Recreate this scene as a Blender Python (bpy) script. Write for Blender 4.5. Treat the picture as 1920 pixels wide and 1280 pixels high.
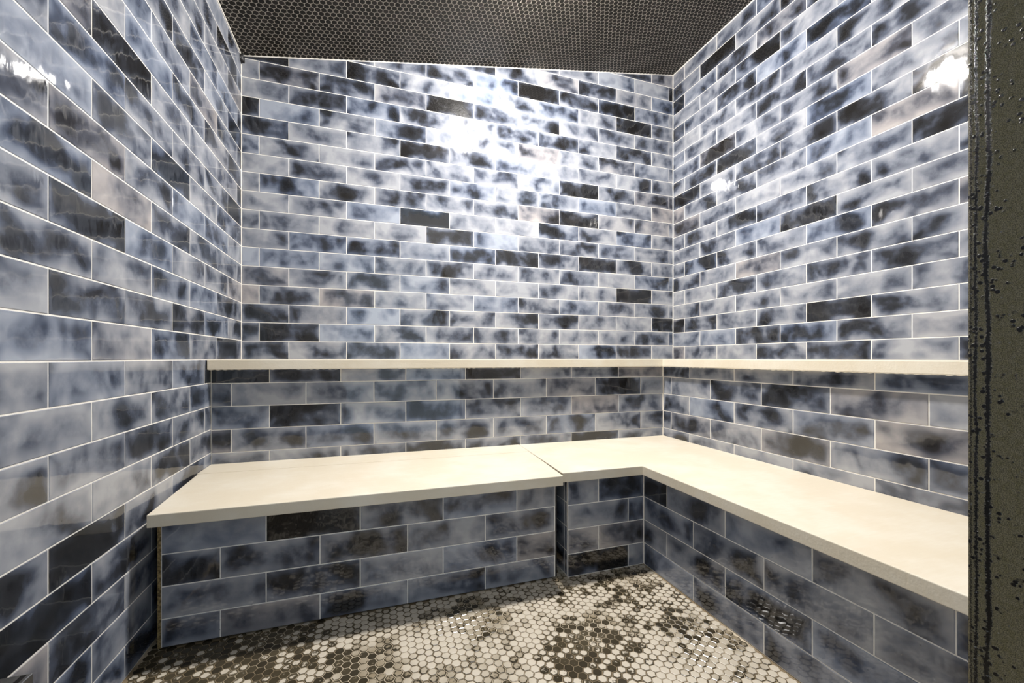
import bpy, bmesh, math, random
import numpy as np
from mathutils import Vector, Matrix

random.seed(7)
for o in list(bpy.data.objects):
    bpy.data.objects.remove(o, do_unlink=True)
SC = bpy.context.scene
COL = SC.collection

# ------------------------------------------------------------------ units
R = 0.104                      # one tile course (tile + joint), metres
EYE = 9.0 * R                  # eye height above the floor
def M(v): return v * R         # courses -> metres
def ZZ(k): return k * R + EYE  # height given in courses from eye level

# ------------------------------------------------------------------ camera
FPX, YAW, HOR = 785.5, 0.3224, 670.36
cam_d = bpy.data.cameras.new('camera')
cam_d.sensor_width = 36.0
cam_d.lens = FPX / 1920.0 * 36.0
cam_d.shift_y = (HOR - 640.0) / 1920.0
cam_d.clip_start = 0.02
cam = bpy.data.objects.new('camera', cam_d)
cam.location = (0, 0, EYE)
cam.rotation_euler = (math.pi / 2, 0, -YAW)
COL.objects.link(cam)
SC.camera = cam

# ------------------------------------------------------------------ world, exposure
w = bpy.data.worlds.new('world'); SC.world = w
w.use_nodes = True
bg = w.node_tree.nodes['Background']
bg.inputs[0].default_value = (0.72, 0.86, 1.0, 1)
bg.inputs[1].default_value = 0.82
vs = SC.view_settings
vs.view_transform = 'Standard'
vs.look = 'None'
vs.gamma = 1.0
vs.use_curve_mapping = False
vs.exposure = 0.12
LAMP_STRENGTH = 1170.0
LAMP_COLOR = (1.0, 0.965, 0.92)

# ------------------------------------------------------------------ node helpers
def material(name):
    m = bpy.data.materials.new(name); m.use_nodes = True
    nt = m.node_tree
    return m, nt, nt.nodes['Principled BSDF']
class NB:
    def __init__(s, nt): s.nt = nt
    def n(s, t, **kw):
        nd = s.nt.nodes.new(t)
        for k, v in kw.items(): setattr(nd, k, v)
        return nd
    def l(s, a, b): s.nt.links.new(a, b)
    def put(s, sock, v):
        if hasattr(v, 'is_output') or isinstance(v, bpy.types.NodeSocket): s.l(v, sock)
        else: sock.default_value = v
    def math(s, op, a, b=0.0, c=0.0, clamp=False):
        nd = s.n('ShaderNodeMath', operation=op, use_clamp=clamp)
        s.put(nd.inputs[0], a); s.put(nd.inputs[1], b); s.put(nd.inputs[2], c)
        return nd.outputs[0]
    def vmath(s, op, a, b=(0, 0, 0)):
        nd = s.n('ShaderNodeVectorMath', operation=op)
        s.put(nd.inputs[0], a); s.put(nd.inputs[1], b)
        return nd.outputs[0]
    def noise(s, vec, scale, detail=2, rough=0.5, dist=0.0):
        nd = s.n('ShaderNodeTexNoise')
        if vec is not None: s.l(vec, nd.inputs['Vector'])
        nd.inputs['Scale'].default_value = scale; nd.inputs['Detail'].default_value = detail
        nd.inputs['Roughness'].default_value = rough; nd.inputs['Distortion'].default_value = dist
        return nd
    def step(s, v, lo, hi, a=0.0, b=1.0):
        nd = s.n('ShaderNodeMapRange', interpolation_type='SMOOTHSTEP')
        s.put(nd.inputs[0], v); s.put(nd.inputs[1], lo); s.put(nd.inputs[2], hi)
        s.put(nd.inputs[3], a); s.put(nd.inputs[4], b)
        return nd.outputs[0]
    def mix(s, f, a, b, blend='MIX'):
        nd = s.n('ShaderNodeMix', data_type='RGBA', blend_type=blend)
        s.put(nd.inputs[0], f); s.put(nd.inputs[6], a); s.put(nd.inputs[7], b)
        return nd.outputs[2]
    def ramp(s, v, stops):
        nd = s.n('ShaderNodeValToRGB')
        el = nd.color_ramp.elements
        while len(el) < len(stops): el.new(0.5)
        for e, (p, c) in zip(el, stops):
            e.position = p; e.color = (*c, 1)
        s.put(nd.inputs[0], v)
        return nd.outputs[0]
    def bump(s, h, dist, strength=1.0, normal=None):
        nd = s.n('ShaderNodeBump')
        nd.inputs['Strength'].default_value = strength; nd.inputs['Distance'].default_value = dist
        s.l(h, nd.inputs['Height'])
        if normal is not None: s.l(normal, nd.inputs['Normal'])
        return nd.outputs[0]

# ------------------------------------------------------------------ materials
def mat_glaze():
    """glazed ceramic tile, cloudy: near-black under drifts of grey-blue and milky white glaze"""
    m, nt, b = material('cloudy_glazed_tile'); g = NB(nt)
    tc = g.n('ShaderNodeTexCoord'); oi = g.n('ShaderNodeObjectInfo')
    rnd = oi.outputs['Random']
    off = g.n('ShaderNodeCombineXYZ')
    g.put(off.inputs[0], g.math('MULTIPLY', rnd, 37.0))
    g.put(off.inputs[1], g.math('MULTIPLY', rnd, 71.0))
    g.put(off.inputs[2], g.math('MULTIPLY', rnd, 53.0))
    p = g.vmath('ADD', tc.outputs['Object'], off.outputs[0])
    cloud = g.noise(p, 7.6, 2.4, 0.5, 0.3).outputs[0]
    fine = g.noise(p, 60.0, 3, 0.6).outputs[0]
    wn = g.n('ShaderNodeTexWhiteNoise', noise_dimensions='1D'); g.l(rnd, wn.inputs['W'])
    r2 = wn.outputs[0]
    # lighter glaze along the rim of each tile
    sx = g.n('ShaderNodeSeparateXYZ'); g.l(tc.outputs['Generated'], sx.inputs[0])
    ex = g.math('MULTIPLY', g.math('MINIMUM', sx.outputs[0], g.math('SUBTRACT', 1.0, sx.outputs[0])), 2.9)
    ez = g.math('MINIMUM', sx.outputs[2], g.math('SUBTRACT', 1.0, sx.outputs[2]))
    edge = g.math('MINIMUM', ex, ez)
    rim = g.step(g.math('ADD', edge, g.math('MULTIPLY', g.math('SUBTRACT', fine, 0.5), 0.25)), 0.0, 0.30, 0.10, 0.0)
    v = g.math('ADD', cloud, g.math('MULTIPLY', g.math('SUBTRACT', fine, 0.5), 0.11))
    v = g.math('ADD', v, rim)
    # each tile glazed lighter or darker; a few nearly bare
    tone = g.math('ADD', g.math('MULTIPLY', g.math('SUBTRACT', r2, 0.45), 0.15), g.step(r2, 0.15, 0.03, 0.0, -0.13))
    v = g.math('ADD', v, tone)
    col = g.ramp(v, [(0.27, (0.013, 0.0125, 0.0125)), (0.39, (0.028, 0.030, 0.036)),
                     (0.47, (0.072, 0.083, 0.114)), (0.56, (0.195, 0.212, 0.255)), (0.74, (0.38, 0.39, 0.42))])
    # some tiles bluer, some browner
    wn2 = g.n('ShaderNodeTexWhiteNoise', noise_dimensions='1D'); g.l(g.math('ADD', rnd, 3.3), wn2.inputs['W'])
    blue = g.step(wn2.outputs[0], 0.70, 0.97, 0.0, 0.55)
    brown = g.step(wn2.outputs[0], 0.13, 0.02, 0.0, 0.7)
    col = g.mix(blue, col, (0.80, 0.92, 1.10, 1), 'MULTIPLY')
    col = g.mix(brown, col, (1.06, 0.92, 0.80, 1), 'MULTIPLY')
    g.l(col, b.inputs['Base Color'])
    b.inputs['Roughness'].default_value = 0.045
    b.inputs['IOR'].default_value = 1.68
    # hand-made unevenness of the glaze, a little stretched along the height
    mp = g.n('ShaderNodeMapping'); mp.inputs['Scale'].default_value = (1.0, 1.0, 0.55); g.l(p, mp.inputs[0])
    wav = g.noise(mp.outputs[0], 17.0, 1.5, 0.5).outputs[0]
    rip = g.noise(mp.outputs[0], 70.0, 1, 0.5).outputs[0]
    ms = g.n('ShaderNodeMapping'); ms.inputs['Scale'].default_value = (90.0, 90.0, 4.0); g.l(p, ms.inputs[0])
    runs = g.noise(ms.outputs[0], 1.0, 1.5, 0.5).outputs[0]
    h = g.math('ADD', wav, g.math('MULTIPLY', rip, 0.07))
    h = g.math('ADD', h, g.math('MULTIPLY', runs, 0.03))
    g.l(g.bump(h, 0.0012), b.inputs['Normal'])
    return m

def mat_plain(name, c1, c2, rough, scale=40.0, bump=0.0, ior=1.5, metallic=0.0):
    m, nt, b = material(name); g = NB(nt)
    tc = g.n('ShaderNodeTexCoord')
    nz = g.noise(tc.outputs['Object'], scale, 4, 0.6).outputs[0]
    g.l(g.mix(g.step(nz, 0.3, 0.7), (*c1, 1), (*c2, 1)), b.inputs['Base Color'])
    b.inputs['Roughness'].default_value = rough; b.inputs['IOR'].default_value = ior
    b.inputs['Metallic'].default_value = metallic
    if bump: g.l(g.bump(nz, bump), b.inputs['Normal'])
    return m

def mat_slab():
    m, nt, b = material('cream_stone'); g = NB(nt)
    tc = g.n('ShaderNodeTexCoord'); gp = g.n('ShaderNodeNewGeometry')
    a = g.noise(gp.outputs['Position'], 5.0, 3, 0.55).outputs[0]
    f = g.noise(gp.outputs['Position'], 160.0, 2, 0.5).outputs[0]
    mp = g.n('ShaderNodeMapping'); mp.inputs['Scale'].default_value = (22, 120, 60); g.l(gp.outputs['Position'], mp.inputs[0])
    str_ = g.noise(mp.outputs[0], 1.0, 2, 0.5).outputs[0]
    v = g.math('ADD', g.math('MULTIPLY', a, 0.8), g.math('MULTIPLY', str_, 0.2))
    col = g.mix(g.step(v, 0.38, 0.68), (0.76, 0.675, 0.53, 1), (0.82, 0.755, 0.63, 1))
    g.l(col, b.inputs['Base Color'])
    b.inputs['Roughness'].default_value = 0.42
    g.l(g.bump(g.math('ADD', f, str_), 0.0004), b.inputs['Normal'])
    return m

def mat_hex_ceiling():
    m, nt, b = material('black_hexagon_tile'); g = NB(nt)
    gp = g.n('ShaderNodeNewGeometry'); at = g.n('ShaderNodeAttribute', attribute_name='rnd')
    n = g.noise(gp.outputs['Position'], 220.0, 2).outputs[0]
    v = g.math('ADD', g.math('MULTIPLY', at.outputs['Fac'], 0.8), g.math('MULTIPLY', n, 0.3))
    col = g.ramp(v, [(0.1, (0.010, 0.009, 0.006)), (0.6, (0.017, 0.015, 0.011)), (1.0, (0.030, 0.024, 0.021))])
    g.l(col, b.inputs['Base Color'])
    b.inputs['Roughness'].default_value = 0.42; b.inputs['IOR'].default_value = 1.3
    return m

def mat_hex_floor():
    """dark hexagons with irregular cream patches that stop short of the tile rims"""
    m, nt, b = material('patchy_hexagon_tile'); g = NB(nt)
    gp = g.n('ShaderNodeNewGeometry'); P = gp.outputs['Position']
    rn = g.n('ShaderNodeAttribute', attribute_name='rnd').outputs['Fac']
    ed = g.n('ShaderNodeAttribute', attribute_name='edge').outputs['Fac']
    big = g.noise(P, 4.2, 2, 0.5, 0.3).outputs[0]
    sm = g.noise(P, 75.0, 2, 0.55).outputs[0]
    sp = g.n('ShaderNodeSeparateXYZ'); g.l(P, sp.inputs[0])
    left = g.step(sp.outputs[0], 0.05, -0.35, 0.0, 0.36)           # fewer cream patches near the left wall
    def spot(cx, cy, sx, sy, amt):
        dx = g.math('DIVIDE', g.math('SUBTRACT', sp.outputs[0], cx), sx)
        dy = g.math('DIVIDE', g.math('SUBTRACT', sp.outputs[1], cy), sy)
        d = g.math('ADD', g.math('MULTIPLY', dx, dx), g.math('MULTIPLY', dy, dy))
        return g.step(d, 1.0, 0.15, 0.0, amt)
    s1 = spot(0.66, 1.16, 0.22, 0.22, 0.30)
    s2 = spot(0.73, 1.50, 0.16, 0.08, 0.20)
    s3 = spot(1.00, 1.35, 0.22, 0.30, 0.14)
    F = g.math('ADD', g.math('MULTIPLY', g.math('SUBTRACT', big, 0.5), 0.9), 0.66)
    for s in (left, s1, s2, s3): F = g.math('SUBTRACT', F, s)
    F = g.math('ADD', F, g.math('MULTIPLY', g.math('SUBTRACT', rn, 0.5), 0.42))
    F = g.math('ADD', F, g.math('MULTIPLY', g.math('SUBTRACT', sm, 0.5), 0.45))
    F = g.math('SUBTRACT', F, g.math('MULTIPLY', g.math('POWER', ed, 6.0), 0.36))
    pale_mask = g.step(F, 0.38, 0.47)
    cream_mix = g.step(g.math('ADD', big, g.math('MULTIPLY', rn, 0.25)), 0.40, 0.70)
    pale_col = g.mix(cream_mix, (0.27, 0.215, 0.135, 1), (0.62, 0.555, 0.455, 1))
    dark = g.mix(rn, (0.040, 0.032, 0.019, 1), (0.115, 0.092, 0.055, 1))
    g.l(g.mix(pale_mask, dark, pale_col), b.inputs['Base Color'])
    g.l(g.math('ADD', 0.16, g.math('MULTIPLY', pale_mask, 0.28)), b.inputs['Roughness'])
    g.l(g.bump(pale_mask, 0.0003), b.inputs['Normal'])
    return m

def mat_floor_grout():
    m, nt, b = material('floor_grout'); g = NB(nt)
    gp = g.n('ShaderNodeNewGeometry')
    big = g.noise(gp.outputs['Position'], 4.2, 2, 0.5, 0.3).outputs[0]
    n = g.noise(gp.outputs['Position'], 30.0, 3).outputs[0]
    v = g.math('ADD', big, g.math('MULTIPLY', g.math('SUBTRACT', n, 0.5), 0.25))
    # pale where the tiles stay dark, brown where they turn cream
    g.l(g.mix(g.step(v, 0.36, 0.56), (0.58, 0.49, 0.36, 1), (0.24, 0.18, 0.105, 1)), b.inputs['Base Color'])
    b.inputs['Roughness'].default_value = 0.7
    return m

def mat_jamb():
    """dark metal with black run marks and speckled wet grime"""
    m, nt, b = material('dark_wet_metal'); g = NB(nt)
    tc = g.n('ShaderNodeTexCoord'); P = tc.outputs['Object']
    n1 = g.noise(P, 900.0, 2, 0.6).outputs[0]
    n2 = g.noise(P, 160.0, 3, 0.6).outputs[0]
    n3 = g.noise(P, 28.0, 3, 0.6).outputs[0]
    col = g.mix(g.step(n1, 0.32, 0.68), (0.040, 0.033, 0.016, 1), (0.22, 0.185, 0.11, 1))
    col = g.mix(g.step(n2, 0.35, 0.7), col, (0.78, 0.78, 0.58, 1), 'MULTIPLY')
    sp = g.n('ShaderNodeSeparateXYZ'); g.l(P, sp.inputs[0])
    ragged = g.math('MULTIPLY', g.math('SUBTRACT', g.noise(P, 420.0, 3, 0.75).outputs[0], 0.5), 0.009)
    def run(c, wd, seed, amp):                     # a wandering vertical run mark (object y = distance from the inner edge)
        q = g.vmath('ADD', g.vmath('MULTIPLY', P, (0, 0, 1)), (seed, 0, 0))
        wob = g.noise(q, 7.0, 3, 0.55).outputs[0]
        wid = g.noise(q, 22.0, 2, 0.6).outputs[0]
        y = g.math('ADD', g.math('ADD', sp.outputs[1], g.math('MULTIPLY', g.math('SUBTRACT', wob, 0.5), amp)), ragged)
        d = g.math('DIVIDE', g.math('ABSOLUTE', g.math('SUBTRACT', y, c)), g.math('ADD', 0.3, g.math('MULTIPLY', wid, 1.5)))
        return g.step(d, wd, wd * 0.55)
    k = g.math('MAXIMUM', run(-0.0195, 0.0030, 3.0, 0.016), run(-0.0085, 0.0019, 8.0, 0.010))
    k = g.math('MAXIMUM', k, g.math('MULTIPLY', run(-0.0035, 0.0012, 15.0, 0.004), 0.8))
    vo = g.n('ShaderNodeTexVoronoi'); vo.inputs['Scale'].default_value = 130.0; g.l(g.vmath('ADD', P, (0, 0, 0)), vo.inputs['Vector'])
    near = g.math('SUBTRACT', g.math('ADD', n3, 0.02), g.step(sp.outputs[1], -0.012, -0.05, -0.03, 0.10))
    spots = g.math('MULTIPLY', g.step(g.math('ADD', vo.outputs['Distance'], g.math('MULTIPLY', g.math('SUBTRACT', n2, 0.5), 0.3)), 0.38, 0.26), g.step(near, 0.46, 0.52))
    k = g.math('MAXIMUM', k, spots)
    col = g.mix(k, col, (0.004, 0.0035, 0.003, 1))
    g.l(col, b.inputs['Base Color'])
    g.l(g.math('SUBTRACT', 0.5, g.math('MULTIPLY', k, 0.3)), b.inputs['Roughness'])
    g.l(g.bump(g.math('ADD', k, g.math('MULTIPLY', n1, 0.2)), 0.0006), b.inputs['Normal'])
    return m

GLAZE = mat_glaze()
GROUT = mat_plain('wall_grout', (0.84, 0.80, 0.73), (0.90, 0.87, 0.82), 0.75, 60)
CGROUT = mat_plain('ceiling_grout', (0.40, 0.36, 0.31), (0.52, 0.48, 0.43), 0.8, 90)
SLAB = mat_slab()
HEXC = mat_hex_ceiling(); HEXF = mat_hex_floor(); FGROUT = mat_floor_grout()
JAMB = mat_jamb()
BOARD = mat_plain('dark_bench_board', (0.006, 0.006, 0.006), (0.016, 0.015, 0.014), 0.7, 60)
RUST = mat_plain('worn_gold_brown_edge', (0.07, 0.045, 0.015), (0.42, 0.30, 0.13), 0.6, 130, 0.002)
SEAL = mat_plain('black_sealant', (0.004, 0.004, 0.004), (0.012, 0.011, 0.010), 0.4, 80)
PLASTER = mat_plain('plain_grey_wall', (0.28, 0.29, 0.31), (0.36, 0.37, 0.39), 0.5, 6)
STEEL = mat_plain('brushed_steel', (0.55, 0.54, 0.52), (0.75, 0.74, 0.72), 0.28, 50, 0.0, 1.5, 1.0)
WHITEP = mat_plain('white_enamel', (0.75, 0.74, 0.72), (0.82, 0.81, 0.79), 0.4, 20)
WATER, _nt, _b = material('water'); _b.inputs['Transmission Weight'].default_value = 0.9
_b.inputs['Roughness'].default_value = 0.02; _b.inputs['IOR'].default_value = 1.33
LAMP, _nt, _b = material('lit_lamp_glass')
_b.inputs['Base Color'].default_value = (0.9, 0.9, 0.88, 1)
_b.inputs['Emission Color'].default_value = (*LAMP_COLOR, 1)
_b.inputs['Emission Strength'].default_value = LAMP_STRENGTH

# ------------------------------------------------------------------ object helpers
def tag(o, label=None, cat=None, group=None, kind=None):
    if label: o['label'] = label
    if cat: o['category'] = cat
    if group: o['group'] = group
    if kind: o['kind'] = kind
    return o
def link(name, me, mat, parent=None, loc=(0, 0, 0), rot=(0, 0, 0)):
    """loc is a world position; parents are never rotated unless told so"""
    if mat is not None and not me.materials: me.materials.append(mat)
    o = bpy.data.objects.new(name, me); COL.objects.link(o)
    if parent is not None:
        o.parent = parent
        o.location = Vector(loc) - parent.location
    else: o.location = loc
    o.rotation_euler = rot
    return o
def empty(name, loc):
    o = bpy.data.objects.new(name, None); COL.objects.link(o); o.location = loc
    o.empty_display_size = 0.1
    return o
def mesh_from(name, verts, faces):
    me = bpy.data.meshes.new(name); me.from_pydata(verts, [], faces); me.update()
    return me
def prism(name, poly, z0, z1, bevel=0.0, seg=2, origin=(0, 0, 0)):
    """vertical prism over a ccw plan polygon, edges rounded"""
    bm = bmesh.new()
    ox, oy, oz = origin
    vb = [bm.verts.new((x - ox, y - oy, z0 - oz)) for x, y in poly]
    f = bm.faces.new(vb[::-1])
    ext = bmesh.ops.extrude_face_region(bm, geom=[f])
    for v in ext['geom']:
        if isinstance(v, bmesh.types.BMVert): v.co.z = z1 - oz
    bmesh.ops.recalc_face_normals(bm, faces=bm.faces)
    if bevel: bmesh.ops.bevel(bm, geom=list(bm.edges), offset=bevel, segments=seg, affect='EDGES', profile=0.5)
    me = bpy.data.meshes.new(name); bm.to_mesh(me); bm.free()
    return me
def box(name, x0, x1, y0, y1, z0, z1, bevel=0.0, origin=(0, 0, 0)):
    return prism(name, [(x0, y0), (x1, y0), (x1, y1), (x0, y1)], z0, z1, bevel, 2, origin)

def clip(poly, planes):
    """convex polygon against half planes (a, b, c): keep a*x + b*y <= c"""
    for a, b_, c in planes:
        out = []
        for i in range(len(poly)):
            p, q = poly[i], poly[(i + 1) % len(poly)]
            dp, dq = a * p[0] + b_ * p[1] - c, a * q[0] + b_ * q[1] - c
            if dp <= 0: out.append(p)
            if (dp < 0 < dq) or (dq < 0 < dp):
                t = dp / (dp - dq)
                out.append((p[0] + t * (q[0] - p[0]), p[1] + t * (q[1] - p[1])))
        poly = out
        if len(poly) < 3: return []
    res = []
    for p in poly:
        if not res or math.hypot(p[0] - res[-1][0], p[1] - res[-1][1]) > 1e-4: res.append(p)
    if len(res) > 1 and math.hypot(res[0][0] - res[-1][0], res[0][1] - res[-1][1]) < 1e-4: res.pop()
    return res if len(res) >= 3 else []
def area(poly):
    return 0.5 * sum(poly[i][0] * poly[(i + 1) % len(poly)][1] - poly[(i + 1) % len(poly)][0] * poly[i][1] for i in range(len(poly)))
def inset(poly, d):
    n = len(poly); L = []
    for i in range(n):
        p, q = poly[i], poly[(i + 1) % n]
        ex, ey = q[0] - p[0], q[1] - p[1]; l = math.hypot(ex, ey)
        L.append((ey / l, -ex / l, (ey * p[0] - ex * p[1]) / l - d))
    out = []
    for i in range(n):
        a1, b1, c1 = L[i - 1]; a2, b2, c2 = L[i]
        det = a1 * b2 - a2 * b1
        if abs(det) < 1e-6: return None
        out.append(((c1 * b2 - c2 * b1) / det, (a1 * c2 - a2 * c1) / det))
    return out if area(out) > 0 else None
THK, BEV = 0.008, 0.0014
def tile_mesh(poly):
    """slightly pillowed tile: local x along the wall, z up, glazed face towards -y"""
    inner = inset(poly, BEV)
    n = len(poly)
    v = [(x, 0.0, z) for x, z in poly] + [(x, -(THK - BEV * 0.7), z) for x, z in poly]
    f = []
    if inner is not None and area(inner) > 0.25 * area(poly):
        v += [(x, -THK, z) for x, z in inner]; rings = 3
    else:
        rings = 2
    for r in range(rings - 1):
        for i in range(n):
            j = (i + 1) % n
            f.append((r * n + i, r * n + j, (r + 1) * n + j, (r + 1) * n + i))
    f.append(tuple(range((rings - 1) * n, rings * n)))
    return mesh_from('tile', v, f)
FULL = {}
GAP = 0.0036
TW = 2.9403                                   # tile pitch along the wall, in courses
JIT = random.Random(3)
def lay_tiles(parent, s0, s1, z0, z1, zbase, joints, place, rotz, planes=(), kmin=None, kmax=None, keep=None, rowh=1.0):
    """running-bond courses over [s0,s1]x[z0,z1] (metres, s along the tile's local x).
    joints(row) -> position of one joint in metres; place(s, z) -> world position of the wall face"""
    k0 = math.floor((z0 - ZZ(zbase)) / R) - 1; k1 = math.ceil((z1 - ZZ(zbase)) / R) + 1
    lim = [(-1, 0, -s0), (1, 0, s1), (0, -1, -z0), (0, 1, z1)] + list(planes)
    for k in range(k0, k1 + 1):
        za, zb = ZZ(zbase + k) + GAP / 2, ZZ(zbase + k + 1) - GAP / 2
        j0 = joints(k); n0 = math.floor((s0 - j0) / M(TW)) - 1; n1 = math.ceil((s1 - j0) / M(TW)) + 1
        for n in range(n0, n1 + 1):
            a, b_ = j0 + n * M(TW) + GAP / 2, j0 + (n + 1) * M(TW) - GAP / 2
            rect = [(a, za), (b_, za), (b_, zb), (a, zb)]
            poly = clip(rect, lim)
            if not poly: continue
            xs = [p[0] for p in poly]; zs = [p[1] for p in poly]
            if max(xs) - min(xs) < 0.005 or max(zs) - min(zs) < 0.005 or area(poly) < 1.5e-4: continue
            cx, cz = (max(xs) + min(xs)) / 2, (max(zs) + min(zs)) / 2
            if keep and not keep(cx, cz): continue
            full = len(poly) == 4 and abs(area(poly) - (b_ - a) * (zb - za)) < 1e-7
            if full:
                key = round(b_ - a, 5)
                if key not in FULL: FULL[key] = tile_mesh([(x - cx, z - cz) for x, z in poly])
                me = FULL[key]
            else: me = tile_mesh([(x - cx, z - cz) for x, z in poly])
            big = full or (max(xs) - min(xs) > 0.08)
            o = link('tile', me, GLAZE, parent, place(cx, cz),
                     (JIT.uniform(-1, 1) * (0.004 if big else 0.0), 0, rotz + JIT.uniform(-1, 1) * (0.0022 if big else 0.0)))

# ------------------------------------------------------------------ room dimensions (courses from the camera)
XL, XR = -6.563, 21.077        # left and right wall faces
YB = 25.577                    # upper back wall face
YF = 1.6; YFI = 3.2            # front wall, outer and inner face
ZL_, ZB_, ZR_, ZB2_, ZR2_, ZF_ = -0.085, -0.1145, -0.2005, -0.1148, -0.1206, -6.0593
SLOPE = 0.1755
def ceil_k(x): return 16.0 + (x - XL) * SLOPE
FLOOR_K = -9.0
LEDGE_TOP, LEDGE_BOT = -0.09, -0.50
SEAT_TOP, SEAT_BOT = -4.57, -4.955
def yb2(x): return 20.989 - 0.0209 * x        # lower (projecting) back wall, very slightly out of square
XR2 = 16.319                                   # lower (projecting) right wall face
DEPTH = 0.0012                                 # joint depth below the tile face

# ---- left wall
o = link('wall_left', box('wall_left', M(XL) - 0.09, M(XL) - DEPTH, M(YF), M(YB) + 0.09, 0, ZZ(16.0) + 0.02), GROUT)
tag(o, 'long wall of glossy smoky blue-grey brick tiles, beside the loose bench section', 'wall', kind='structure'); WL = o
def jl(k): return M(11.6417 + (TW / 2 if k % 2 == 0 else 0))
lay_tiles(WL, M(YFI), M(YB) - 0.003, 0.002, ZZ(16.0) - 0.002, ZL_, jl, lambda s, z: (M(XL) - THK, s, z), math.pi / 2,
          keep=lambda s, z: not (s > M(18.6) and z < ZZ(-5.2)) and not (s > M(22.6) and z < ZZ(-1.2)))
# ---- back wall, upper part
zt = lambda s: ZZ(ceil_k(s / R))
mp = [(M(XL) - 0.09, 0, 0)]
pv = []
for y in (M(YB) + DEPTH, M(YB) + 0.09):
    pv += [(M(XL) - 0.09, y, ZZ(-1.2)), (M(XR) + 0.09, y, ZZ(-1.2)), (M(XR) + 0.09, y, ZZ(ceil_k(XR + 0.9)) + 0.02), (M(XL) - 0.09, y, ZZ(ceil_k(XL - 0.9)) + 0.02)]
o = link('wall_back', mesh_from('wall_back', pv, [(0, 1, 2, 3), (5, 4, 7, 6), (0, 4, 5, 1), (1, 5, 6, 2), (2, 6, 7, 3), (3, 7, 4, 0)]), GROUT)
tag(o, 'end wall of glossy smoky brick tiles running up to the sloping dark ceiling', 'wall', kind='structure'); WB = o
def jb(k): return M(-5.7346 + (TW / 2 - 0.0494 if k % 2 == 0 else 0))
lay_tiles(WB, M(XL) + 0.003, M(XR) - 0.003, ZZ(-1.12), ZZ(23), ZB_, jb, lambda s, z: (s, M(YB) + THK, z), 0.0,
          planes=[(-SLOPE, 1, ZZ(16.0) - SLOPE * M(XL) - 0.002)])
# ---- right wall, upper part
o = link('wall_right', box('wall_right', M(XR) + DEPTH, M(XR) + 0.09, M(YF), M(YB) + 0.09, ZZ(-1.2), ZZ(ceil_k(XR)) + 0.02), GROUT)
tag(o, 'tall wall of glossy smoky brick tiles behind the ledge, next to the dark door post', 'wall', kind='structure'); WR = o
def jr(k): return -M(24.3824 - (TW / 2 + 0.0113 if k % 2 else 0))
lay_tiles(WR, -M(YB) + 0.003, -M(YFI), ZZ(-1.2), ZZ(ceil_k(XR)) - 0.002, ZR_, jr, lambda s, z: (M(XR) + THK, -s, z), -math.pi / 2)
# ---- lower back wall (backrest)
A2 = math.atan(-0.0209)
p0 = Vector((M(XL), M(yb2(XL)), 0)); ux = Vector((math.cos(A2), math.sin(A2), 0)); uy = Vector((-math.sin(A2), math.cos(A2), 0))
o = link('wall_back_lower', prism('wall_back_lower', [(M(XL) + 0.0008, M(yb2(XL)) + DEPTH), (M(XR2) + 0.05, M(yb2(XR2)) + DEPTH), (M(XR2) + 0.05, M(YB) - 0.001), (M(XL) + 0.0008, M(YB) - 0.001)], 0, ZZ(LEDGE_BOT) - 0.001), GROUT)
tag(o, 'low tiled backrest wall under the cream ledge, along the end of the room', 'wall', kind='structure'); WB2 = o
def jb2(k): return (M(-5.7931 + (0 if k % 2 == 0 else TW / 2))) / math.cos(A2)
lay_tiles(WB2, M(XL) + 0.003, (M(XR2) - 0.003) / math.cos(A2), ZZ(-5.2), ZZ(LEDGE_BOT) - 0.0025, ZB2_, jb2,
          lambda s, z: (s * math.cos(A2) - uy.x * -THK, M(20.989) + s * math.sin(A2) + uy.y * THK, z), A2)
# ---- lower right wall (backrest)
o = link('wall_right_lower', box('wall_right_lower', M(XR2) + DEPTH, M(XR) - 0.001, M(YFI), M(yb2(XR2)) + 0.001, 0, ZZ(LEDGE_BOT) - 0.001), GROUT)
tag(o, 'low tiled backrest wall under the cream ledge, behind the long arm of the bench', 'wall', kind='structure'); WR2 = o
def jr2(k): return -M(19.9594 - (0 if k % 2 == 0 else TW / 2))
lay_tiles(WR2, -M(yb2(XR2)) + 0.003, -M(YFI), ZZ(-5.2), ZZ(LEDGE_BOT) - 0.0025, ZR2_, jr2, lambda s, z: (M(XR2) + THK, -s, z), -math.pi / 2)
# ---- front wall with the doorway the picture is taken from
DX0, DX1, DZ = -3.3, 7.2, 12.2
fx = [(M(XL) - 0.09, M(DX0), 0, ZZ(ceil_k(XL)) + 0.02), (M(8.2), M(XR) + 0.09, 0, ZZ(ceil_k(XR)) + 0.02)]
bm = bmesh.new()
def addbox(bm, x0, x1, y0, y1, z0, z1):
    r_ = bmesh.ops.create_cube(bm, size=1.0)
    for v in r_['verts']:
        v.co = Vector(((v.co.x + 0.5) * (x1 - x0) + x0, (v.co.y + 0.5) * (y1 - y0) + y0, (v.co.z + 0.5) * (z1 - z0) + z0))
addbox(bm, M(XL), M(DX0), M(YF), M(YFI), 0, ZZ(16.0))
addbox(bm, M(8.2), M(XR), M(YF), M(YFI), 0, ZZ(18.5))
addbox(bm, M(DX0), M(8.2), M(YF), M(YFI), ZZ(DZ), ZZ(16.3))
me = bpy.data.meshes.new('wall_front'); bm.to_mesh(me); bm.free()
o = link('wall_front', me, PLASTER); tag(o, 'plain grey wall around the doorway', 'wall', kind='structure')

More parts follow.
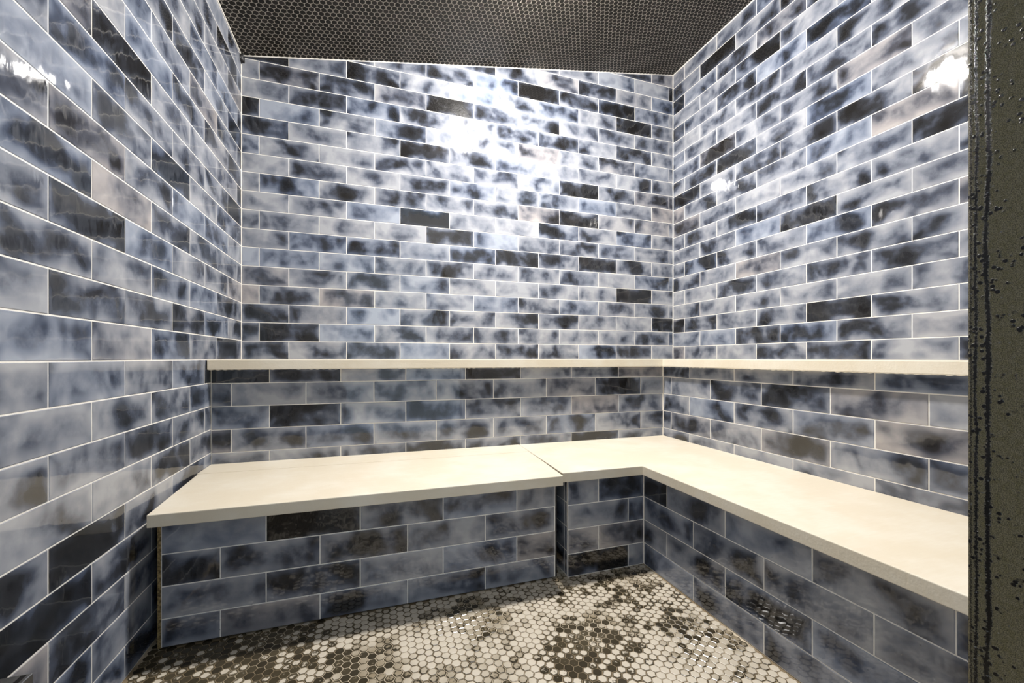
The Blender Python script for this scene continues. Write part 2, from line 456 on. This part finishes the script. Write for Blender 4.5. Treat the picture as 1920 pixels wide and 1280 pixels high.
# ------------------------------------------------------------------ hexagon fields
CY, SY = math.cos(YAW), math.sin(YAW)
def screen(p):
    dep = p[0] * SY + p[1] * CY
    if dep < 0.05: return None
    return 960 + FPX * (p[0] * CY - p[1] * SY) / dep, HOR - FPX * (p[2] - EYE) / dep, dep
def hex_unit(flat, point_y, th, dome):
    """vertices/faces of a hexagon of given flat-to-flat size, top at z=+th; with per-vertex edge value"""
    rad = flat / math.sqrt(3); a0 = math.pi / 2 if point_y else 0.0
    ring = [(math.cos(a0 + i * math.pi / 3), math.sin(a0 + i * math.pi / 3)) for i in range(6)]
    v = [(rad * c, rad * s, th - 0.003) for c, s in ring]
    v += [(rad * c, rad * s, th - dome) for c, s in ring]
    v += [(rad * 0.86 * c, rad * 0.86 * s, th) for c, s in ring]
    v += [(0, 0, th)]
    f = []
    for r_ in (0, 6):
        for i in range(6):
            j = (i + 1) % 6
            f.append((r_ + i, r_ + j, r_ + 6 + j, r_ + 6 + i))
    for i in range(6): f.append((12 + i, 12 + (i + 1) % 6, 18))
    e = [1.0] * 12 + [0.86] * 6 + [0.0]
    return v, f, e
def set_attr(me, name, vals):
    a = me.attributes.new(name, 'FLOAT', 'POINT'); a.data.foreach_set('value', np.asarray(vals, dtype=np.float32))
def hex_field(parent, pts, flat, point_y, th, dome, mat, world, flip=False):
    v, f, e = hex_unit(flat, point_y, th, dome)
    if flip:
        v = [(x, y, -z) for x, y, z in v]; f = [tuple(reversed(q)) for q in f]
    # the 300 that show largest become parts of their own, the rest one joined part
    sc = []
    for i, (x, y) in enumerate(pts):
        wp = world(x, y); s = screen(wp)
        if s and -5 < s[0] < 1815 and -5 < s[1] < 1285:
            c = abs(wp[2] - EYE) / wp.length if False else abs(wp[2] - EYE)
            sc.append((s[2] ** 3 / max(c, 0.05), i))
    sc.sort(); chosen = set(i for _, i in sc[:300])
    rng = random.Random(11)
    variants = []
    for q in range(12):
        me = mesh_from('hexagon_tile', v, f); set_attr(me, 'rnd', [(q + 0.5) / 12] * len(v)); set_attr(me, 'edge', e)
        me.materials.append(mat); variants.append(me)
    V = np.array(v); rest = [p for i, p in enumerate(pts) if i not in chosen]
    rv = np.concatenate([V + np.array([x, y, 0.0]) for x, y in rest])
    F = []; n = len(v)
    for q in range(len(rest)): F += [tuple(i + q * n for i in fc) for fc in f]
    me = bpy.data.meshes.new('hexagon_tiles'); me.from_pydata(rv.tolist(), [], F); me.update()
    rr = np.repeat(np.array([rng.random() for _ in rest]), n)
    set_attr(me, 'rnd', rr); set_attr(me, 'edge', np.tile(np.array(e), len(rest)))
    me.materials.append(mat)
    o = bpy.data.objects.new('hexagon_tiles', me); COL.objects.link(o); o.parent = parent; o['kind'] = 'stuff'
    for i in sorted(chosen):
        o = bpy.data.objects.new('hexagon_tile', rng.choice(variants)); COL.objects.link(o)
        o.parent = parent; o.location = (pts[i][0], pts[i][1], 0)
HP = M(0.2722)                 # hexagon pitch
HG = 0.0026
# ---- floor
o = link('floor', box('floor', M(XL) - 0.09, M(XR) + 0.09, M(-6), M(YB) + 0.09, -0.08, -0.0016), FGROUT)
tag(o, 'floor of small dark hexagon tiles with irregular pale cream patches', 'floor', kind='structure'); FL = o
pts = []
cw = HP * math.sqrt(3) / 2
for i in range(int(M(XL) / cw) - 1, int(M(11.3) / cw) + 2):
    x = i * cw
    if x < M(XL) - 0.002 or x > M(11.26) + 0.004: continue
    for j in range(int(M(3.0) / HP), int(M(17.2) / HP)):
        y = j * HP + (HP / 2 if i % 2 else 0)
        if y > M(15.7) and not (x < M(-6.0) or M(6.9) < x < M(7.7)): continue
        pts.append((x, y))
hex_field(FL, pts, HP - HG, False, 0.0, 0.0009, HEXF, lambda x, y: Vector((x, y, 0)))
# ---- ceiling (sloping, laid in its own plane)
ang = math.atan(SLOPE); ca = math.cos(ang)
clen = M(XR - XL) / ca
o = link('ceiling', box('ceiling', -0.1, clen + 0.1, M(YF), M(YB) + 0.09, 0.0, 0.06), CGROUT, None, (M(XL), 0, ZZ(16.0)), (0, -ang, 0))
tag(o, 'sloping ceiling of small black hexagon tiles with grey joints', 'ceiling', kind='structure'); CE = o
cm = Matrix.Translation(o.location) @ Matrix.Rotation(-ang, 4, 'Y')
pts = []
CP = M(0.2765)
rh = CP * math.sqrt(3) / 2
for j in range(int(M(6.0) / rh), int(M(YB) / rh) + 2):
    y = j * rh + 0.004
    if y > M(YB) + 0.004: continue
    for i in range(0, int(clen / CP) + 2):
        x = i * CP + (CP / 2 if j % 2 else 0)
        if x > clen + 0.01: continue
        pts.append((x, y))
hex_field(CE, pts, CP - 0.0042, True, 0.0014, 0.0006, HEXC, lambda x, y: cm @ Vector((x, y, 0)), flip=True)
# light grout bead where the ceiling meets the walls
def bead(p, q, r_=0.0034):
    p, q = Vector(p), Vector(q); d = (q - p).normalized()
    a = d.orthogonal().normalized(); b_ = d.cross(a)
    n = 6; v = []
    for e in (p, q): v += [e + a * r_ * math.cos(2 * math.pi * i / n) + b_ * r_ * math.sin(2 * math.pi * i / n) for i in range(n)]
    f = [(i, (i + 1) % n, n + (i + 1) % n, n + i) for i in range(n)] + [tuple(range(n - 1, -1, -1)), tuple(range(n, 2 * n))]
    return mesh_from('grout_bead', v, f)
for p, q in (((0, M(YB) - 0.001, -0.002), (clen, M(YB) - 0.001, -0.002)), ((0.001, M(YFI), -0.002), (0.001, M(YB), -0.002)), ((clen - 0.001, M(YFI), -0.002), (clen - 0.001, M(YB), -0.002))):
    me = bead(p, q); me.materials.append(GROUT)
    b_ = bpy.data.objects.new('grout_bead', me); COL.objects.link(b_); b_.parent = CE

# ------------------------------------------------------------------ ledge
LE = empty('stone_ledge', (M(5), M(20.8), ZZ(LEDGE_BOT)))
tag(LE, 'narrow cream stone ledge capping the low backrest walls at eye level', 'ledge')
cxl, cyl = XR2 - 0.40, yb2(XR2) - 0.40
lo = LE.location
lb = prism('slab', [(M(XL) + 0.002, M(yb2(XL) - 0.5)), (M(cxl), M(cyl)), (M(XR) - 0.002, M(YB) - 0.002), (M(XL) + 0.002, M(YB) - 0.002)], ZZ(LEDGE_BOT), ZZ(LEDGE_TOP), 0.0022, 2, lo)
link('slab', lb, SLAB, LE, lo)
lr = prism('slab', [(M(cxl), M(YFI) + 0.002), (M(XR) - 0.002, M(YFI) + 0.002), (M(XR) - 0.002, M(YB) - 0.006), (M(cxl), M(cyl) - 0.0006)], ZZ(LEDGE_BOT), ZZ(LEDGE_TOP), 0.0022, 2, lo)
link('slab', lr, SLAB, LE, lo)
# scalloped old adhesive under the ledge, along its lower front edge
def scallop(p, q, n, rng):
    p, q = Vector(p), Vector(q); v = []; f = []
    d = (q - p) / n; nrm = Vector((d.y, -d.x, 0)).normalized()
    for i in range(n):
        a = p + d * i; w_ = rng.uniform(0.8, 1.25); dz = rng.uniform(0.0012, 0.0034)
        i0 = len(v)
        for t in (0.0, 0.25, 0.5, 0.75, 1.0):
            z = -dz * math.sin(math.pi * t)
            c = a + d * t
            v += [(c.x, c.y, c.z + 0.001), (c.x, c.y, c.z + z), (c.x - nrm.x * 0.012, c.y - nrm.y * 0.012, c.z + z * 0.5)]
        for k in range(4):
            b0 = i0 + k * 3
            f += [(b0, b0 + 1, b0 + 4, b0 + 3), (b0 + 1, b0 + 2, b0 + 5, b0 + 4)]
    return mesh_from('adhesive_bead', v, f)
rg = random.Random(5)
zb = ZZ(LEDGE_BOT)
for p, q, n in (((M(XL) + 0.004, M(yb2(XL) - 0.5) + 0.001, zb), (M(cxl), M(cyl) + 0.001, zb), 88), ((M(cxl) + 0.001, M(cyl), zb), (M(cxl) + 0.001, M(YFI) + 0.01, zb), 66)):
    me = scallop(Vector(p) - lo, Vector(q) - lo, n, rg)
    link('adhesive_bead', me, SLAB, LE, lo)['kind'] = 'stuff'

# ------------------------------------------------------------------ fixed corner bench
FX, FY = 11.264, 15.55          # front faces
BE = empty('corner_bench', (M(13.5), M(12), 0))
tag(BE, 'built-in corner bench with a cream stone seat and dark blue tiled front', 'bench')
bo = BE.location
link('base', prism('base', [(M(7.60) + DEPTH, M(FY) + DEPTH), (M(FX) + DEPTH, M(FY) + DEPTH), (M(FX) + DEPTH, M(YFI) + 0.004), (M(XR2) - 0.002, M(YFI) + 0.004), (M(XR2) - 0.002, M(yb2(XR2)) - 0.002), (M(7.60) + DEPTH, M(yb2(7.6)) - 0.002)], 0.0, ZZ(SEAT_BOT) - 0.001, 0, 2, bo), GROUT, BE, bo)
def jf(k): return -M(14.0427 + (TW / 2 if k % 2 else 0))
lay_tiles(BE, -M(FY) + 0.003, -M(YFI) - 0.004, 0.0025, ZZ(SEAT_BOT) - 0.004, ZF_, jf, lambda s, z: (M(FX) + THK, -s, z), -math.pi / 2)
def js(k): return M(9.037) if k % 2 == 0 else M(10.483)
lay_tiles(BE, M(7.60) + 0.003, M(FX) - 0.003, 0.0025, ZZ(SEAT_BOT) - 0.004, ZF_ + 0.0, js, lambda s, z: (s, M(FY) + THK, z), 0.0)
lay_tiles(BE, -M(18.0), -M(FY) - 0.012, 0.0025, ZZ(SEAT_BOT) - 0.004, ZF_ + 0.1, lambda k: -M(15.85), lambda s, z: (M(7.60) + THK, -s, z), -math.pi / 2)
seat = prism('seat_slab', [(M(7.16), M(15.12)), (M(10.83), M(15.03)), (M(10.83), M(YFI) + 0.004), (M(XR2) - 0.002, M(YFI) + 0.004), (M(XR2) - 0.002, M(yb2(XR2)) - 0.002), (M(7.34), M(yb2(7.3)) - 0.002), (M(7.262), M(18.2))], ZZ(SEAT_BOT), ZZ(SEAT_TOP), 0.0026, 2, bo)
link('seat_slab', seat, SLAB, BE, bo)

# ------------------------------------------------------------------ loose bench section on the left
BX = empty('bench_section', (M(0.45), M(17.5), 0))
tag(BX, 'loose bench section with a cream stone lid, standing in gaps beside the smoky tiled wall', 'bench')
xo = BX.location
BY = 15.65; BXL, BXR = -6.15, 7.08
BBOT = ZZ(-8.93)
link('body', box('body', M(BXL) + 0.012, M(BXR) - 0.003, M(BY) + 0.010, M(19.3), BBOT - 0.001, ZZ(SEAT_BOT) - 0.001, 0, xo), BOARD, BX, xo)
link('foot_rail', box('foot_rail', M(BXL) + 0.03, M(BXR) - 0.03, M(BY) + 0.05, M(19.0), 0.0, BBOT - 0.001, 0, xo), BOARD, BX, xo)
link('grout_panel', box('grout_panel', M(BXL) - 0.001, M(BXR) + 0.0015, M(BY) + DEPTH, M(BY) + 0.010, BBOT, ZZ(SEAT_BOT) - 0.004, 0, xo), GROUT, BX, xo)
link('edge_strip', box('edge_strip', M(BXL) - 0.0135, M(BXL) - 0.0012, M(BY) + 0.006, M(BY) + 0.022, BBOT - 0.006, ZZ(SEAT_BOT) - 0.004, 0.0012, xo), RUST, BX, xo)
link('edge_strip', box('edge_strip', M(BXR) + 0.0016, M(BXR) + 0.012, M(BY) + 0.008, M(BY) + 0.02, BBOT - 0.003, ZZ(SEAT_BOT) - 0.004, 0.001, xo), BOARD, BX, xo)
def jx(k): return M(-3.308) if k % 2 == 0 else M(-4.60)
_sv = TW; TW = 2.914
lay_tiles(BX, M(BXL) + 0.001, M(BXR) - 0.0005, BBOT, ZZ(SEAT_BOT) - 0.006, ZF_ - 0.005, jx, lambda s, z: (s, M(BY) + THK, z), 0.0)
TW = _sv
lid = prism('lid_slab', [(M(-6.21), M(14.88)), (M(7.03), M(14.76)), (M(7.22), M(18.0)), (M(7.26), M(19.10)), (M(-6.50), M(19.52))], ZZ(SEAT_BOT), ZZ(SEAT_TOP), 0.0026, 2, xo)
link('lid_slab', lid, SLAB, BX, xo)
strip = prism('rear_slab', [(M(-6.545), M(19.52) + 0.0035), (M(7.262), M(19.10) + 0.0035), (M(7.32), M(yb2(7.3)) - 0.002), (M(-6.55), M(yb2(-6.55)) - 0.002)], ZZ(SEAT_BOT), ZZ(SEAT_TOP), 0.0012, 2, xo)
link('rear_slab', strip, SLAB, BX, xo)

# ------------------------------------------------------------------ door post beside the camera
JX = 7.2; JY = 3.229
DO = empty('door_1', (M(JX), M(JY), 0)); tag(DO, 'dark metal door post streaked with black run marks and drops', 'door post', kind='structure')
do = DO.location
link('jamb', box('jamb', M(JX), M(8.2), M(1.45), M(JY), 0, ZZ(DZ), 0.003, do), JAMB, DO, do)
link('header', box('header', M(DX0), M(JX) - 0.001, M(1.45), M(JY), ZZ(DZ) - 0.09, ZZ(DZ) - 0.0005, 0.003, do), JAMB, DO, do)
def blobs(pts_):
    bm = bmesh.new()
    for c, n, r_, el in pts_:
        u = n.orthogonal().normalized(); w2 = n.cross(u)
        if abs(u.z) > abs(w2.z): u, w2 = w2, u
        mat = Matrix((( u.x, w2.x, n.x, c.x), (u.y, w2.y, n.y, c.y), (u.z, w2.z, n.z, c.z), (0, 0, 0, 1))) @ Matrix.Diagonal((r_, r_ * el, r_ * 0.5, 1))
        bmesh.ops.create_icosphere(bm, subdivisions=2, radius=1.0, matrix=mat)
    me = bpy.data.meshes.new('water_drops'); bm.to_mesh(me); bm.free()
    for p_ in me.polygons: p_.use_smooth = True
    return me
rg = random.Random(21)
dr = []
for i in range(150):
    z = rg.uniform(0.35, 1.45); y = M(JY) - 0.003 - abs(rg.gauss(0, 0.018))
    dr.append((Vector((M(JX), y, z)) - do, Vector((-1, 0, 0)), rg.uniform(0.0004, 0.0011), rg.uniform(1.0, 1.8)))
link('water_drops', blobs(dr), WATER, DO, do)['kind'] = 'stuff'
# splash drops on the bench fronts
dr = []
for i in range(120):
    y = rg.uniform(5.5, 13.0); z = ZZ(-8.9 + abs(rg.gauss(0, 1.2)))
    dr.append((Vector((M(FX), M(y), z)) - bo, Vector((-1, 0, 0)), rg.uniform(0.0006, 0.0018), rg.uniform(1.0, 1.6)))
link('water_drops', blobs(dr), WATER, BE, bo)['kind'] = 'stuff'
dr = []
for i in range(70):
    x = rg.uniform(-5.9, 3.0); z = ZZ(-8.8 + abs(rg.gauss(0, 0.7)))
    dr.append((Vector((M(x), M(BY), z)) - xo, Vector((0, -1, 0)), rg.uniform(0.0006, 0.0016), rg.uniform(1.0, 1.5)))
link('water_drops', blobs(dr), WATER, BX, xo)['kind'] = 'stuff'

# ------------------------------------------------------------------ ceiling lamp (just above the frame; seen mirrored in the tiles)
LXc, LYc = 7.3, 16.3
LC = empty('ceiling_light', (M(LXc), M(LYc), ZZ(ceil_k(LXc)))); LC.rotation_euler = (0, -ang, 0)
tag(LC, 'round ceiling lamp with a glowing glass dome', 'lamp')
def lathe(name, prof, n=32):
    v = []; f = []
    for r_, z in prof:
        v += [(r_ * math.cos(2 * math.pi * i / n), r_ * math.sin(2 * math.pi * i / n), z) for i in range(n)]
    for k in range(len(prof) - 1):
        for i in range(n):
            j = (i + 1) % n
            f.append((k * n + i, (k + 1) * n + i, (k + 1) * n + j, k * n + j))
    f.append(tuple(range(n))); f.append(tuple(range((len(prof) - 1) * n, len(prof) * n))[::-1])
    me = mesh_from(name, v, f)
    for p_ in me.polygons: p_.use_smooth = len(p_.vertices) == 4
    return me
for nm, prof, mt in (('base_ring', [(0.1, -0.002), (0.1, -0.016), (0.094, -0.024), (0.082, -0.024)], WHITEP),
                     ('glass_dome', [(0.078, -0.0245), (0.080, -0.042), (0.074, -0.060), (0.058, -0.074), (0.036, -0.082), (0.012, -0.085)], LAMP)):
    me = lathe(nm, prof); me.materials.append(mt)
    q = bpy.data.objects.new(nm, me); COL.objects.link(q); q.parent = LC

# ------------------------------------------------------------------ small things
# steam outlet cover low on the left wall
SO = empty('steam_outlet', (M(XL), M(9.5), ZZ(-7.6)))
tag(SO, 'small steel steam outlet cover low on the smoky tiled wall', 'steam outlet')
so = SO.location
link('housing', box('housing', M(XL) + 0.0005, M(-6.08), M(8.6), M(10.4), ZZ(-7.6), ZZ(-5.96), 0.002, so), STEEL, SO, so)
link('slot', box('slot', M(-6.24), M(-6.15), M(8.8), M(10.36), ZZ(-5.98), ZZ(-5.96) + 0.0006, 0.0003, so), SEAL, SO, so)
# black sealant dab in the top corner
bm = bmesh.new()
bmesh.ops.create_icosphere(bm, subdivisions=3, radius=1.0)
for v in bm.verts:
    n = v.co.copy(); k = 1 + 0.25 * math.sin(5 * n.x + 3 * n.z) * math.cos(4 * n.y)
    v.co = Vector((n.x * 0.016, n.y * 0.026, n.z * 0.030)) * k
me = bpy.data.meshes.new('sealant_dab'); bm.to_mesh(me); bm.free()
for p_ in me.polygons: p_.use_smooth = True
o = link('sealant_dab', me, SEAL, None, (M(XL) + 0.003, M(YB) - 0.004, ZZ(15.85)))
tag(o, 'black dab of sealant in the upper corner under the dark ceiling', 'sealant')
